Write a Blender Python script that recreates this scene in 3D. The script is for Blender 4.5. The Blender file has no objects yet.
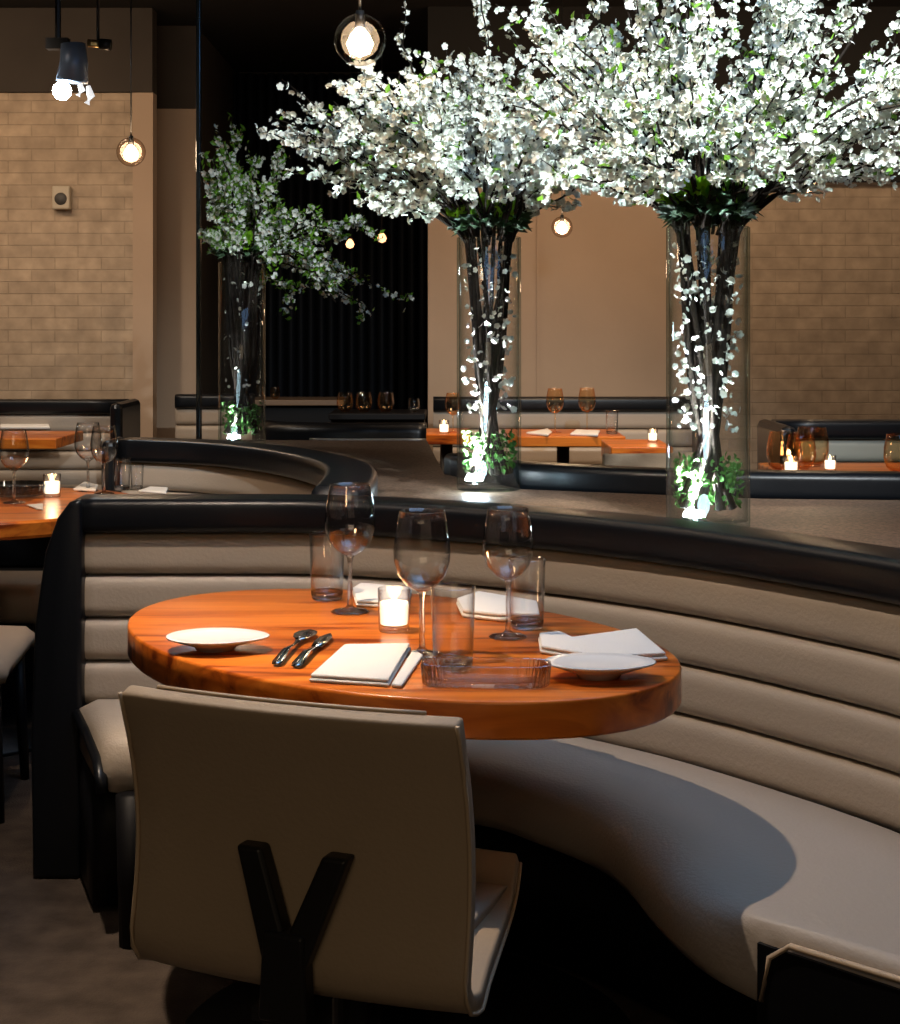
import bpy, bmesh, math, random
from mathutils import Vector, Matrix
from math import sin, cos, pi, radians, sqrt
random.seed(7)
S = bpy.context.scene
COL = S.collection
# ---------------------------------------------------------------- camera
F, CH, HY = 1550.0, 1.36, 325.0          # focal length in px, eye height, horizon row
cam = bpy.data.cameras.new('camera'); co = bpy.data.objects.new('camera', cam); COL.objects.link(co)
cam.sensor_fit = 'HORIZONTAL'; cam.sensor_width = 36.0; cam.lens = 36.0 * F / 900.0
cam.shift_y = -(512.0 - HY) / 900.0; cam.clip_start = 0.05
co.location = (0, 0, CH); co.rotation_euler = (radians(90), 0, 0)
S.camera = co
# ---------------------------------------------------------------- colour management, world
S.view_settings.view_transform = 'Standard'; S.view_settings.look = 'None'
S.view_settings.exposure = 0.0; S.view_settings.gamma = 1.0; S.view_settings.use_curve_mapping = False
try:
    S.cycles.max_bounces = 10; S.cycles.transparent_max_bounces = 24
    S.cycles.sample_clamp_indirect = 3.0; S.cycles.use_denoising = True
    S.cycles.caustics_reflective = False; S.cycles.caustics_refractive = False
except Exception: pass
wd = bpy.data.worlds.new('world'); S.world = wd; wd.use_nodes = True
wd.node_tree.nodes['Background'].inputs[0].default_value = (0.10, 0.11, 0.13, 1)
wd.node_tree.nodes['Background'].inputs[1].default_value = 0.05

# ---------------------------------------------------------------- lights of the room and added fills
def spot(name, loc, to, power, col, ang, blend=.5, r=.04):
    l = bpy.data.lights.new(name, 'SPOT'); l.energy = power; l.color = col; l.spot_size = radians(ang)
    l.spot_blend = blend; l.shadow_soft_size = r
    o = bpy.data.objects.new(name, l); COL.objects.link(o); o.location = loc
    o.rotation_euler = (Vector(to) - Vector(loc)).to_track_quat('-Z', 'Y').to_euler(); return o
def area(name, loc, to, power, col, sx, sy):
    l = bpy.data.lights.new(name, 'AREA'); l.energy = power; l.color = col; l.shape = 'RECTANGLE'; l.size = sx; l.size_y = sy
    o = bpy.data.objects.new(name, l); COL.objects.link(o); o.location = loc
    o.rotation_euler = (Vector(to) - Vector(loc)).to_track_quat('-Z', 'Y').to_euler(); return o
WARM = (1.0, 0.72, 0.48); NEUT = (1.0, 0.86, 0.72); COOL = (0.80, 0.92, 1.0)
# ceiling spot that lights the oval table and throws its shadow on the bench
spot('table_spot_light', (-.82, 2.93, 2.78), (-0.48, 2.95, .77), 170, (1.0, .76, .52), 38, .9, .02)
spot('bench_spot_light', (-.82, 2.93, 2.78), (0.35, 3.0, .45), 150, (1.0, .80, .62), 104, .6, .02)
spot('left_bench_spot_light', (-.9, 1.9, 3.1), (-0.7, 3.9, .7), 22, (1.0, .84, .70), 40, .8, .10)
area('cool_top_fill', (0.6, 2.9, 3.3), (0.5, 3.1, 0), 29, (.32, .58, 1.0), 2.0, 1.6)  # added bluish fill from above, cools the shaded seat
area('camera_side_fill', (-.4, -1.6, 2.6), (-.2, 2.5, .7), 16, (1.0, .76, .50), 2.4, 1.2)  # added warm fill behind the camera, lifts the chair back
spot('blossom_fill_spot', (1.0, 1.7, 3.3), (.62, 4.0, 2.0), 640, (.90, .97, 1.0), 44, .6, .03)  # added front spot, whitens the blossom the uplights leave dim
# wall washers
area('wall_wash_light_left', (-3.2, 8.3, 3.1), (-3.0, 10.0, 1.3), 34, WARM, 2.6, .3)
area('wall_wash_light_right', (1.8, 8.3, 3.1), (1.6, 10.0, 1.3), 25, WARM, 4.2, .3)
spot('back_booth_spot_light', (-2.4, 6.3, 3.1), (-2.3, 8.9, .6), 150, NEUT, 75, .8, .1)
spot('left_table_spot_light', (-1.3, 4.2, 3.1), (-1.5, 5.25, .7), 170, WARM, 55, .8, .06)
spot('back_table_spot_light', (.7, 7.2, 3.1), (.7, 8.5, .6), 190, WARM, 60, .8, .06)
spot('right_booth_spot_light', (1.7, 5.2, 3.1), (1.75, 6.9, .7), 150, NEUT, 55, .8, .06)
spot('ledge_spot_light', (1.5, 3.2, 3.1), (1.1, 3.9, .86), 60, NEUT, 50, .9, .1)
spot('floor_spot_light', (-1.0, 1.9, 3.1), (-0.95, 2.85, 0), 16, NEUT, 34, .9, .1)

# ---------------------------------------------------------------- materials
MATS = {}
def mat(name, col, rough=.5, metal=0, spec=.5, emit=None, estr=0, noise=0, nscale=8, bump=0, bscale=60, coat=0, trans_lucent=0, sheen=0):
    if name in MATS: return MATS[name]
    m = bpy.data.materials.new(name); m.use_nodes = True; n = m.node_tree.nodes; L = m.node_tree.links
    b = n['Principled BSDF']; b.inputs['Base Color'].default_value = (*col, 1); b.inputs['Roughness'].default_value = rough
    b.inputs['Metallic'].default_value = metal; b.inputs['Specular IOR Level'].default_value = spec
    b.inputs['Coat Weight'].default_value = coat
    if sheen: b.inputs['Sheen Weight'].default_value = sheen
    if emit: b.inputs['Emission Color'].default_value = (*emit, 1); b.inputs['Emission Strength'].default_value = estr
    tc = n.new('ShaderNodeTexCoord')
    if noise:
        t = n.new('ShaderNodeTexNoise'); t.inputs['Scale'].default_value = nscale; t.inputs['Detail'].default_value = 5
        L.new(tc.outputs['Object'], t.inputs['Vector'])
        r = n.new('ShaderNodeValToRGB'); r.color_ramp.elements[0].position = .3; r.color_ramp.elements[1].position = .7
        r.color_ramp.elements[0].color = (*[c * (1 - noise) for c in col], 1); r.color_ramp.elements[1].color = (*[min(1, c * (1 + noise)) for c in col], 1)
        L.new(t.outputs[0], r.inputs[0]); L.new(r.outputs[0], b.inputs['Base Color'])
    if bump:
        t = n.new('ShaderNodeTexNoise'); t.inputs['Scale'].default_value = bscale; t.inputs['Detail'].default_value = 4
        L.new(tc.outputs['Object'], t.inputs['Vector'])
        bp = n.new('ShaderNodeBump'); bp.inputs['Strength'].default_value = bump; bp.inputs['Distance'].default_value = .01
        L.new(t.outputs[0], bp.inputs['Height']); L.new(bp.outputs[0], b.inputs['Normal'])
    MATS[name] = m; return m

def wood_mat(name, c0, c1, c2, scale=1.0, rough=.28, rot=0.0):
    m = bpy.data.materials.new(name); m.use_nodes = True; n = m.node_tree.nodes; L = m.node_tree.links
    b = n['Principled BSDF']; b.inputs['Roughness'].default_value = rough; b.inputs['Specular IOR Level'].default_value = .3; b.inputs['Coat Weight'].default_value = .12; b.inputs['Coat Roughness'].default_value = .12
    tc = n.new('ShaderNodeTexCoord'); mp = n.new('ShaderNodeMapping'); mp.inputs['Rotation'].default_value = (0, 0, rot)
    mp.inputs['Scale'].default_value = (1.2 * scale, 11 * scale, 11 * scale); L.new(tc.outputs['Object'], mp.inputs[0])
    t = n.new('ShaderNodeTexNoise'); t.inputs['Scale'].default_value = 1.6; t.inputs['Detail'].default_value = 7; t.inputs['Distortion'].default_value = 1.1
    L.new(mp.outputs[0], t.inputs['Vector'])
    r = n.new('ShaderNodeValToRGB'); e = r.color_ramp.elements
    e[0].position = .34; e[0].color = (*c0, 1); e[1].position = .66; e[1].color = (*c2, 1)
    k = e.new(.46); k.color = (*c1, 1)
    L.new(t.outputs[0], r.inputs[0])
    # a few board joints with their own tone
    mp2 = n.new('ShaderNodeMapping'); mp2.inputs['Rotation'].default_value = (0, 0, rot); mp2.inputs['Scale'].default_value = (.01, 7.5 * scale, .01)
    L.new(tc.outputs['Object'], mp2.inputs[0])
    v = n.new('ShaderNodeTexVoronoi'); v.inputs['Scale'].default_value = 1.0; L.new(mp2.outputs[0], v.inputs['Vector'])
    bw = n.new('ShaderNodeRGBToBW'); L.new(v.outputs['Color'], bw.inputs[0])
    mr = n.new('ShaderNodeMapRange'); mr.inputs[3].default_value = .72; mr.inputs[4].default_value = 1.15; L.new(bw.outputs[0], mr.inputs[0])
    mx = n.new('ShaderNodeMix'); mx.data_type = 'RGBA'; mx.blend_type = 'MULTIPLY'; mx.inputs[0].default_value = 1
    L.new(r.outputs[0], mx.inputs[6]); L.new(mr.outputs[0], mx.inputs[7]); L.new(mx.outputs[2], b.inputs['Base Color'])
    return m

def brick_mat(name, c1, c2, mortar, bw=.36, bh=.083):
    m = bpy.data.materials.new(name); m.use_nodes = True; n = m.node_tree.nodes; L = m.node_tree.links
    b = n['Principled BSDF']; b.inputs['Roughness'].default_value = .75; b.inputs['Specular IOR Level'].default_value = .2
    tc = n.new('ShaderNodeTexCoord'); sp = n.new('ShaderNodeSeparateXYZ'); cb = n.new('ShaderNodeCombineXYZ')
    L.new(tc.outputs['Object'], sp.inputs[0]); L.new(sp.outputs['X'], cb.inputs['X']); L.new(sp.outputs['Z'], cb.inputs['Y'])
    t = n.new('ShaderNodeTexBrick'); t.inputs['Scale'].default_value = 1; t.inputs['Brick Width'].default_value = bw; t.inputs['Row Height'].default_value = bh
    t.inputs['Mortar Size'].default_value = .004; t.inputs['Mortar Smooth'].default_value = .5
    t.inputs['Color1'].default_value = (*c1, 1); t.inputs['Color2'].default_value = (*c2, 1); t.inputs['Mortar'].default_value = (*mortar, 1)
    L.new(cb.outputs[0], t.inputs['Vector'])
    ns = n.new('ShaderNodeTexNoise'); ns.inputs['Scale'].default_value = 9; ns.inputs['Detail'].default_value = 6; L.new(tc.outputs['Object'], ns.inputs['Vector'])
    mr = n.new('ShaderNodeMapRange'); mr.inputs[1].default_value = .3; mr.inputs[2].default_value = .7; mr.inputs[3].default_value = .74; mr.inputs[4].default_value = 1.12; L.new(ns.outputs[0], mr.inputs[0])
    mx = n.new('ShaderNodeMix'); mx.data_type = 'RGBA'; mx.blend_type = 'MULTIPLY'; mx.inputs[0].default_value = 1
    L.new(t.outputs['Color'], mx.inputs[6]); L.new(mr.outputs[0], mx.inputs[7]); L.new(mx.outputs[2], b.inputs['Base Color'])
    bp = n.new('ShaderNodeBump'); bp.inputs['Strength'].default_value = .6; bp.inputs['Distance'].default_value = .006; bp.invert = True
    L.new(t.outputs['Fac'], bp.inputs['Height']); L.new(bp.outputs[0], b.inputs['Normal'])
    return m

def glass_mat(name, tint=(1, 1, 1), edge=(.45, .5, .52), refl=1.0, rough=.0, pw=3.0):
    """thin-walled glass: see-through face on, tinted and mirroring towards its edges"""
    m = bpy.data.materials.new(name); m.use_nodes = True; n = m.node_tree.nodes; L = m.node_tree.links
    n.remove(n['Principled BSDF']); out = n['Material Output']
    lw = n.new('ShaderNodeLayerWeight'); lw.inputs['Blend'].default_value = .5
    p = n.new('ShaderNodeMath'); p.operation = 'POWER'; p.inputs[1].default_value = pw; L.new(lw.outputs['Facing'], p.inputs[0])
    mc = n.new('ShaderNodeMix'); mc.data_type = 'RGBA'; mc.inputs[6].default_value = (*tint, 1); mc.inputs[7].default_value = (*edge, 1)
    L.new(p.outputs[0], mc.inputs[0])
    tr = n.new('ShaderNodeBsdfTransparent'); L.new(mc.outputs[2], tr.inputs[0])
    gl = n.new('ShaderNodeBsdfGlossy'); gl.inputs['Roughness'].default_value = rough; gl.inputs[0].default_value = (1, 1, 1, 1)
    ml = n.new('ShaderNodeMath'); ml.operation = 'MULTIPLY_ADD'; ml.inputs[1].default_value = .6 * refl; ml.inputs[2].default_value = .045 * refl; ml.use_clamp = True
    L.new(p.outputs[0], ml.inputs[0])
    ms = n.new('ShaderNodeMixShader'); L.new(ml.outputs[0], ms.inputs[0]); L.new(tr.outputs[0], ms.inputs[1]); L.new(gl.outputs[0], ms.inputs[2])
    L.new(ms.outputs[0], out.inputs[0]); return m

M_BEIGE = mat('beige_leather', (.40, .335, .27), .48, spec=.4, bump=.12, bscale=120, noise=.04, nscale=3)
M_CHAIR = mat('taupe_leather', (.40, .30, .20), .55, spec=.35, bump=.1, bscale=140, noise=.05, nscale=3)
M_PIPING = mat('pale_piping', (.5, .37, .24), .5)
M_BLACKL = mat('black_leather', (.005, .006, .008), .34, spec=.28, bump=.05, bscale=90)
M_BLACK = mat('black_lacquer', (.004, .004, .005), .5, spec=.2)
M_BLACKM = mat('black_metal', (.012, .011, .010), .42, metal=.0, spec=.4)
M_WHITE = mat('white_china', (.80, .79, .77), .22, spec=.5)
M_LINEN = mat('white_linen', (.78, .75, .70), .85, spec=.15, bump=.25, bscale=220)
M_STEEL = mat('steel', (.62, .62, .62), .18, metal=1)
M_WOOD = wood_mat('orange_brown_wood', (.20, .032, .006), (.58, .13, .014), (.85, .24, .03), rot=radians(18))
M_WOOD2 = wood_mat('orange_wood_far', (.28, .05, .01), (.60, .14, .016), (.80, .24, .03), rot=radians(-30))
M_BRICK = brick_mat('painted_brick', (.46, .35, .245), (.40, .305, .215), (.37, .285, .20), .30, .078)
M_PLASTER = mat('warm_plaster', (.44, .32, .225), .8, spec=.2, noise=.04, nscale=2.2, bump=.08, bscale=30)
M_DARKWALL = mat('dark_brown_paint', (.05, .04, .032), .8, spec=.2, noise=.15, nscale=2)
M_CEIL = mat('black_ceiling_paint', (.022, .02, .018), .8, spec=.2)
M_FLOOR = mat('dark_carpet', (.055, .042, .034), .95, spec=.1, noise=.3, nscale=14, bump=.5, bscale=180)
M_LEDGE = mat('dark_stone', (.17, .11, .075), .42, spec=.4, noise=.7, nscale=110, bump=.08, bscale=90)
M_DRAPE = mat('black_drape', (.006, .008, .012), .7, spec=.3)
M_GLASS = glass_mat('clear_glass', (1, 1, 1), (.40, .42, .44), 1.0, 0, 2.6)
def refr_glass(name, base, k=.45):
    m = base.copy(); m.name = name; n = m.node_tree.nodes; L = m.node_tree.links; out = n['Material Output']
    src = out.inputs[0].links[0].from_socket; g = n.new('ShaderNodeBsdfGlass'); g.inputs['IOR'].default_value = 1.45; g.inputs['Roughness'].default_value = 0
    mx = n.new('ShaderNodeMixShader'); mx.inputs[0].default_value = k; L.new(src, mx.inputs[1]); L.new(g.outputs[0], mx.inputs[2]); L.new(mx.outputs[0], out.inputs[0]); return m
M_CRYSTAL = refr_glass('crystal_glass', M_GLASS, .55)
M_DISH = refr_glass('fluted_glass', glass_mat('fluted_clear', (1, .97, .92), (.50, .36, .26), .8), .15)
M_VASE = glass_mat('vase_glass', (1, 1, 1), (.45, .60, .60), .6)
M_SMOKE = glass_mat('thick_base_glass', (.55, .62, .70), (.12, .16, .22), 1.0)
M_AMBER = glass_mat('amber_lit_glass', (1, .92, .80), (1, .50, .20), .9)  # amber light put into the tint of clear glass
M_BARK = mat('dark_bark', (.022, .017, .013), .9, spec=.1, noise=.4, nscale=40)
M_PETAL = mat('white_petal', (.80, .83, .74), .6, spec=.2)
M_LEAF = mat('green_leaf', (.13, .30, .02), .45, spec=.4)
M_MOSS = mat('green_moss', (.05, .17, .02), .8, noise=.5, nscale=50)
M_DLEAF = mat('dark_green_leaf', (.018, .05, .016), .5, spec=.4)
M_WAX = mat('candle_wax', (.85, .75, .6), .5, emit=(1.0, .80, .55), estr=2.2)  # candlelight inside the wax put in as emission
M_FLAME = mat('candle_flame', (1, .8, .4), .5, emit=(1.0, .72, .35), estr=30)
M_BULB = mat('lit_filament_bulb', (1, .85, .6), .5, emit=(1.0, .80, .58), estr=30)
M_BULBDIM = mat('dim_filament_bulb', (1, .7, .5), .5, emit=(1.0, .50, .25), estr=3)
M_PUCK = mat('led_lens', (1, 1, 1), .3, emit=(.80, .93, 1.0), estr=120)
M_GLOBE = glass_mat('smoky_globe_glass', (.96, .90, .84), (.45, .34, .28), .55)

# ---------------------------------------------------------------- helpers
def W(x, y, z):                       # a point of the photo lying at height z -> plan position
    Y = F * (CH - z) / (y - HY); return ((x - 450) / F * Y, Y)
def new_obj(name, me, m=None, parent=None, smooth=True):
    o = bpy.data.objects.new(name, me); COL.objects.link(o)
    if m: me.materials.append(m)
    if smooth:
        for p in me.polygons: p.use_smooth = True
    if parent: o.parent = parent
    return o
def bmo(name, bm, m=None, parent=None, smooth=True, loc=None):
    bmesh.ops.recalc_face_normals(bm, faces=bm.faces)
    me = bpy.data.meshes.new(name); bm.to_mesh(me); bm.free()
    o = new_obj(name, me, m, parent, smooth)
    if loc: o.location = loc
    return o
def tag(o, label=None, cat=None, group=None, kind=None):
    if label: o['label'] = label
    if cat: o['category'] = cat
    if group: o['group'] = group
    if kind: o['kind'] = kind
    return o
def thing(name, label, cat, loc=(0, 0, 0), rz=0, group=None):
    o = bpy.data.objects.new(name, None); COL.objects.link(o); o.location = loc; o.rotation_euler = (0, 0, rz)
    o.empty_display_size = .05
    return tag(o, label, cat, group)
def mod_bevel(o, w, seg=2):
    b = o.modifiers.new('bevel', 'BEVEL'); b.width = w; b.segments = seg; b.limit_method = 'ANGLE'; b.angle_limit = radians(40); return o
def mod_sub(o, l=1):
    b = o.modifiers.new('subd', 'SUBSURF'); b.levels = l; b.render_levels = l; return o
def box(bm, cx, cy, cz, sx, sy, sz, rz=0):
    M = Matrix.Translation((cx, cy, cz)) @ Matrix.Rotation(rz, 4, 'Z') @ Matrix.Diagonal((sx, sy, sz, 1))
    return bmesh.ops.create_cube(bm, size=1, matrix=M)
def cyl(bm, cx, cy, z0, z1, r0, r1=None, n=24, caps=True):
    r1 = r0 if r1 is None else r1
    M = Matrix.Translation((cx, cy, (z0 + z1) / 2))
    return bmesh.ops.create_cone(bm, cap_ends=caps, segments=n, radius1=r0, radius2=r1, depth=abs(z1 - z0), matrix=M)
def lathe(bm, prof, n=32, c=(0, 0, 0), flute=0, fn=0):
    rows = []
    for r, z in prof:
        if r < 1e-5: rows.append([bm.verts.new((c[0], c[1], c[2] + z))]); continue
        row = []
        for i in range(n):
            a = 2 * pi * i / n; rr = r * (1 + (flute * cos(fn * a) if flute else 0))
            row.append(bm.verts.new((c[0] + rr * cos(a), c[1] + rr * sin(a), c[2] + z)))
        rows.append(row)
    for A, B in zip(rows, rows[1:]):
        if len(A) == 1 and len(B) == 1: continue
        for i in range(n):
            j = (i + 1) % n
            if len(A) == 1: bm.faces.new((A[0], B[i], B[j]))
            elif len(B) == 1: bm.faces.new((A[i], B[0], A[j]))
            else: bm.faces.new((A[i], B[i], B[j], A[j]))
def tube(bm, pts, rad, n=6, cap=True):
    pts = [Vector(p) for p in pts]; rows = []
    R = rad if isinstance(rad, (list, tuple)) else [rad] * len(pts)
    up = Vector((0, 0, 1))
    for i, p in enumerate(pts):
        d = (pts[min(i + 1, len(pts) - 1)] - pts[max(i - 1, 0)])
        if d.length < 1e-9: d = Vector((0, 0, 1))
        d.normalize()
        a = d.cross(up if abs(d.z) < .95 else Vector((1, 0, 0))).normalized(); b = d.cross(a)
        rows.append([bm.verts.new(p + (a * cos(2 * pi * k / n) + b * sin(2 * pi * k / n)) * R[i]) for k in range(n)])
    for A, B in zip(rows, rows[1:]):
        for k in range(n): bm.faces.new((A[k], A[(k + 1) % n], B[(k + 1) % n], B[k]))
    if cap:
        bm.faces.new(rows[0]); bm.faces.new(list(reversed(rows[-1])))
def prism(bm, poly, z0, z1):
    a = [bm.verts.new((x, y, z0)) for x, y in poly]; b = [bm.verts.new((x, y, z1)) for x, y in poly]; n = len(poly)
    bm.faces.new(a); bm.faces.new(list(reversed(b)))
    for i in range(n): bm.faces.new((a[i], a[(i + 1) % n], b[(i + 1) % n], b[i]))
def loft(bm, rings, closed_ring=True, cap=True):
    R = [[bm.verts.new(p) for p in r] for r in rings]; n = len(R[0])
    for A, B in zip(R, R[1:]):
        for k in range(n if closed_ring else n - 1): bm.faces.new((A[k], A[(k + 1) % n], B[(k + 1) % n], B[k]))
    if cap and closed_ring: bm.faces.new(R[0]); bm.faces.new(list(reversed(R[-1])))
def cr(pts, n):                       # Catmull-Rom resampling to n points of even length
    P = [Vector(p) for p in pts]; P = [P[0] * 2 - P[1]] + P + [P[-1] * 2 - P[-2]]; out = []
    for i in range(1, len(P) - 2):
        for k in range(24):
            t = k / 24; a, b, c, d = P[i - 1:i + 3]
            out.append(.5 * ((2 * b) + (c - a) * t + (2 * a - 5 * b + 4 * c - d) * t * t + (3 * b - a - 3 * c + d) * t ** 3))
    out.append(P[-2]); L = [0]
    for a, b in zip(out, out[1:]): L.append(L[-1] + (b - a).length)
    res = []; j = 0
    for k in range(n):
        s = L[-1] * k / (n - 1)
        while j < len(L) - 2 and L[j + 1] < s: j += 1
        t = (s - L[j]) / max(1e-9, L[j + 1] - L[j]); res.append(out[j].lerp(out[j + 1], min(1, t)))
    return res
def normals2(c, side=1):              # in-plan normals of a curve
    out = []
    for i in range(len(c)):
        d = c[min(i + 1, len(c) - 1)] - c[max(i - 1, 0)]; d = Vector((d.x, d.y)).normalized()
        out.append(Vector((-d.y, d.x)) * side)
    return out
def copy_tree(o, parent=None):
    c = o.copy(); COL.objects.link(c); c.parent = parent
    for ch in [x for x in bpy.data.objects if x.parent == o]: copy_tree(ch, c)
    return c

# ================================================================ THE SETTING
def struct(name, bm, m, smooth=False):
    o = bmo(name, bm, m, None, smooth); o['kind'] = 'structure'; return o
def sbox(name, x0, x1, y0, y1, z0, z1, m):
    bm = bmesh.new(); box(bm, (x0 + x1) / 2, (y0 + y1) / 2, (z0 + z1) / 2, x1 - x0, y1 - y0, z1 - z0); return struct(name, bm, m)
XW0, XW1 = -5.0, 4.6; ZC = 3.4
sbox('floor', XW0, XW1, -2.5, 13.0, -.1, 0, M_FLOOR)
sbox('ceiling', XW0, XW1, -2.5, 13.0, ZC, ZC + .1, M_CEIL)
sbox('wall_left', XW0 - .1, XW0, -2.5, 13.0, 0, ZC, M_DARKWALL)
sbox('wall_right', XW1, XW1 + .1, -2.5, 13.0, 0, ZC, M_DARKWALL)
sbox('wall_front', XW0, XW1, -2.6, -2.5, 0, ZC, M_DARKWALL)
sbox('wall_back_left', XW0, -2.045, 10.0, 10.12, 0, 2.86, M_BRICK)
sbox('trim_1', -2.045, -1.915, 9.99, 10.12, 0, 2.86, M_PLASTER)
sbox('wall_back_left_upper', XW0, -1.915, 9.97, 10.12, 2.86, ZC, M_DARKWALL)
sbox('wall_back_recess', -2.1, -1.73, 10.6, 10.72, 0, 2.84, M_PLASTER)
sbox('wall_back_recess_upper', -2.1, -1.73, 10.57, 10.72, 2.84, ZC, M_DARKWALL)
sbox('wall_niche_left', -1.78, -1.73, 10.72, 12.6, 0, ZC, M_DARKWALL)
sbox('wall_niche_right', -.142, -.08, 10.12, 12.6, 0, ZC, M_DARKWALL)
sbox('wall_niche_back', -1.7, -.05, 12.5, 12.6, 0, ZC, M_DARKWALL)
sbox('wall_back_center', -.142, 1.55, 10.0, 10.12, 0, 2.28, M_PLASTER)
sbox('wall_back_right', 1.55, XW1, 10.0, 10.12, 0, 2.28, M_BRICK)
sbox('wall_back_upper', -.142, XW1, 9.93, 10.12, 2.28, ZC, M_CEIL)
sbox('trim_2', .56, .572, 9.985, 10.0, .9, 2.28, M_PLASTER)

# glass-edged steel post in front of the niche
pt = bmesh.new(); box(pt, -1.142, 7.05, 1.70, .020, .05, 3.39)
sp_ = tag(bmo('steel_post', pt, mat('blued_steel', (.10, .14, .17), .2, metal=.9), None, False), 'tall narrow dark steel post left of the flower vase group', 'post'); mod_bevel(sp_, .004)

# black drape in the niche, built in place of a dark mirror panel
bm = bmesh.new(); N = 150; top = []; bot = []
for i in range(N + 1):
    x = -1.72 + 1.57 * i / N; y = 12.3 + .05 * sin(i * .82) + .02 * sin(i * .31 + 1)
    bot.append(bm.verts.new((x, y, .02))); top.append(bm.verts.new((x, y, 3.35)))
for i in range(N): bm.faces.new((bot[i], bot[i + 1], top[i + 1], top[i]))
dr = tag(bmo('drape', bm, M_DRAPE), 'floor-length pleated black drape closing the dark niche', 'curtain')
s = dr.modifiers.new('sol', 'SOLIDIFY'); s.thickness = .01

# ================================================================ BANQUETTES
def section_sweep(name, curve, norms, prof, m, parent, label=None):
    """prof: closed list of (offset along normal, z)"""
    bm = bmesh.new()
    rings = [[(c.x + n.x * o, c.y + n.y * o, z) for o, z in prof] for c, n in zip(curve, norms)]
    loft(bm, rings); o = bmo(name, bm, m, parent)
    if label: o['label'] = label
    return o
def channel_prof(z0, z1, puff, back=.05):
    pr = [(back, z0), (back, z1)]
    K = 14
    for k in range(K + 1):
        t = k / K; z = z1 + (z0 - z1) * t
        pr.append((-puff * (1 - abs(2 * t - 1) ** 5) + .010, z))
    return pr
def rail_prof(z0, z1, o0, o1, r=.022):
    pts = []
    for (cx, cz, a0) in ((o1 - r, z1 - r, 0), (o0 + r, z1 - r, 90), (o0 + r, z0 + r, 180), (o1 - r, z0 + r, 270)):
        for k in range(5):
            a = radians(a0 + 90 * k / 4); pts.append((cx + r * cos(a), cz + r * sin(a)))
    return pts
# normal points AWAY from the sitter (into the backrest)
def backrest(parent, curve, norms, zs, z_rail0=.845, z_rail1=.93, rail=(-.03, .12), shell=(.05, .10), m=M_BEIGE, puff=.016, zshell=0.0, nm='backrest_channel'):
    for a, b in zip(zs, zs[1:]):
        section_sweep(nm, curve, norms, channel_prof(a + .004, b - .002, puff), m, parent)
    section_sweep('back_shell', curve, norms, [(shell[0], zshell), (shell[1], zshell), (shell[1], z_rail0 + .01), (shell[0], z_rail0 + .01)], M_BLACK, parent)
    return section_sweep('top_rail', curve, norms, rail_prof(z_rail0, z_rail1, *rail), M_BLACKL, parent)

# ---- main curved banquette
booth = thing('curved_banquette', 'curved beige channel-back banquette with black top rail around the oval wooden table', 'banquette', (0, 3.4, 0))
def in_booth(o): o.matrix_parent_inverse = Matrix.Translation((0, -3.4, 0)); return o
BC = cr([(-.925, 3.845, 0), (-.60, 3.845, 0), (-.35, 3.835, 0), (-.08, 3.74, 0), (.21, 3.57, 0), (.48, 3.33, 0), (.71, 3.04, 0), (.86, 2.80, 0), (.96, 2.50, 0), (1.02, 2.15, 0), (1.04, 1.80, 0)], 72)
BN = normals2(BC)                      # left normal of a left-to-right curve = away from the camera
n0 = set(bpy.data.objects)
backrest(booth, BC, BN, [.415, .524, .631, .738, .845])
# seat
SF = cr([(-.765, 3.42, 0), (-.55, 3.42, 0), (-.25, 3.32, 0), (.04, 3.21, 0), (.17, 3.08, 0), (.265, 2.95, 0), (.31, 2.82, 0), (.335, 2.68, 0), (.37, 2.54, 0), (.41, 2.45, 0), (.47, 2.375, 0)], 72)
BS = cr([tuple(p) for p in BC], 72)
seat_p = [(0, .40), (.03, .428), (.12, .444), (.35, .452), (.7, .455), (.88, .453), (.95, .445), (.99, .425), (1.005, .395), (1.0, .35), (.97, .325), (.9, .315), (0, .315)]
bm = bmesh.new()
rings = [[(b.x + (f.x - b.x) * t, b.y + (f.y - b.y) * t, z) for t, z in seat_p] for b, f in zip(BS, SF)]
# soften both ends
def shrink(r, k, dz):
    c = sum((Vector(p) for p in r), Vector()) / len(r)
    return [tuple(Vector((p[0], p[1], p[2] - (dz if p[2] > .39 else -dz * .3)))) for p in r]
rings[0] = shrink(rings[0], .98, .022); rings[-1] = shrink(rings[-1], .98, .022)
loft(bm, rings); bmo('seat_cushion', bm, M_BEIGE, booth)
# black plinth below the seat, set back from its front edge
bm = bmesh.new()
loft(bm, [[(b.x + (f.x - b.x) * t, b.y + (f.y - b.y) * t, z) for t, z in ((0, .02), (.62, .02), (.62, .315), (0, .315))] for b, f in zip(BS, SF)])
bmo('plinth', bm, M_BLACK, booth)
# black end panel: broad, shouldered slab at the left end
bm = bmesh.new()
prof = [(-.905, 0), (-1.025, 0), (-1.03, .35), (-1.02, .62), (-.995, .80), (-.965, .885), (-.935, .925), (-.905, .932)]
loft(bm, [[(x, y, z) for x, z in prof] for y in (3.80, 3.83, 3.90, 3.97)])
mod_bevel(bmo('end_panel', bm, M_BLACKL, booth), .012, 3)
bm = bmesh.new(); tube(bm, [(-.925, 3.83, .405), (-.85, 3.64, .40), (-.785, 3.46, .385), (-.768, 3.415, .36), (-.765, 3.41, .33)], .014, 10); bmo('seat_end_trim', bm, M_BLACKL, booth)
for (lx, ly) in ((-.70, 3.40), (-.2, 3.5)):
    bm = bmesh.new(); cyl(bm, lx, ly, 0, .33, .026, .034, 12); bmo('foot', bm, M_BLACK, booth)
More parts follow.
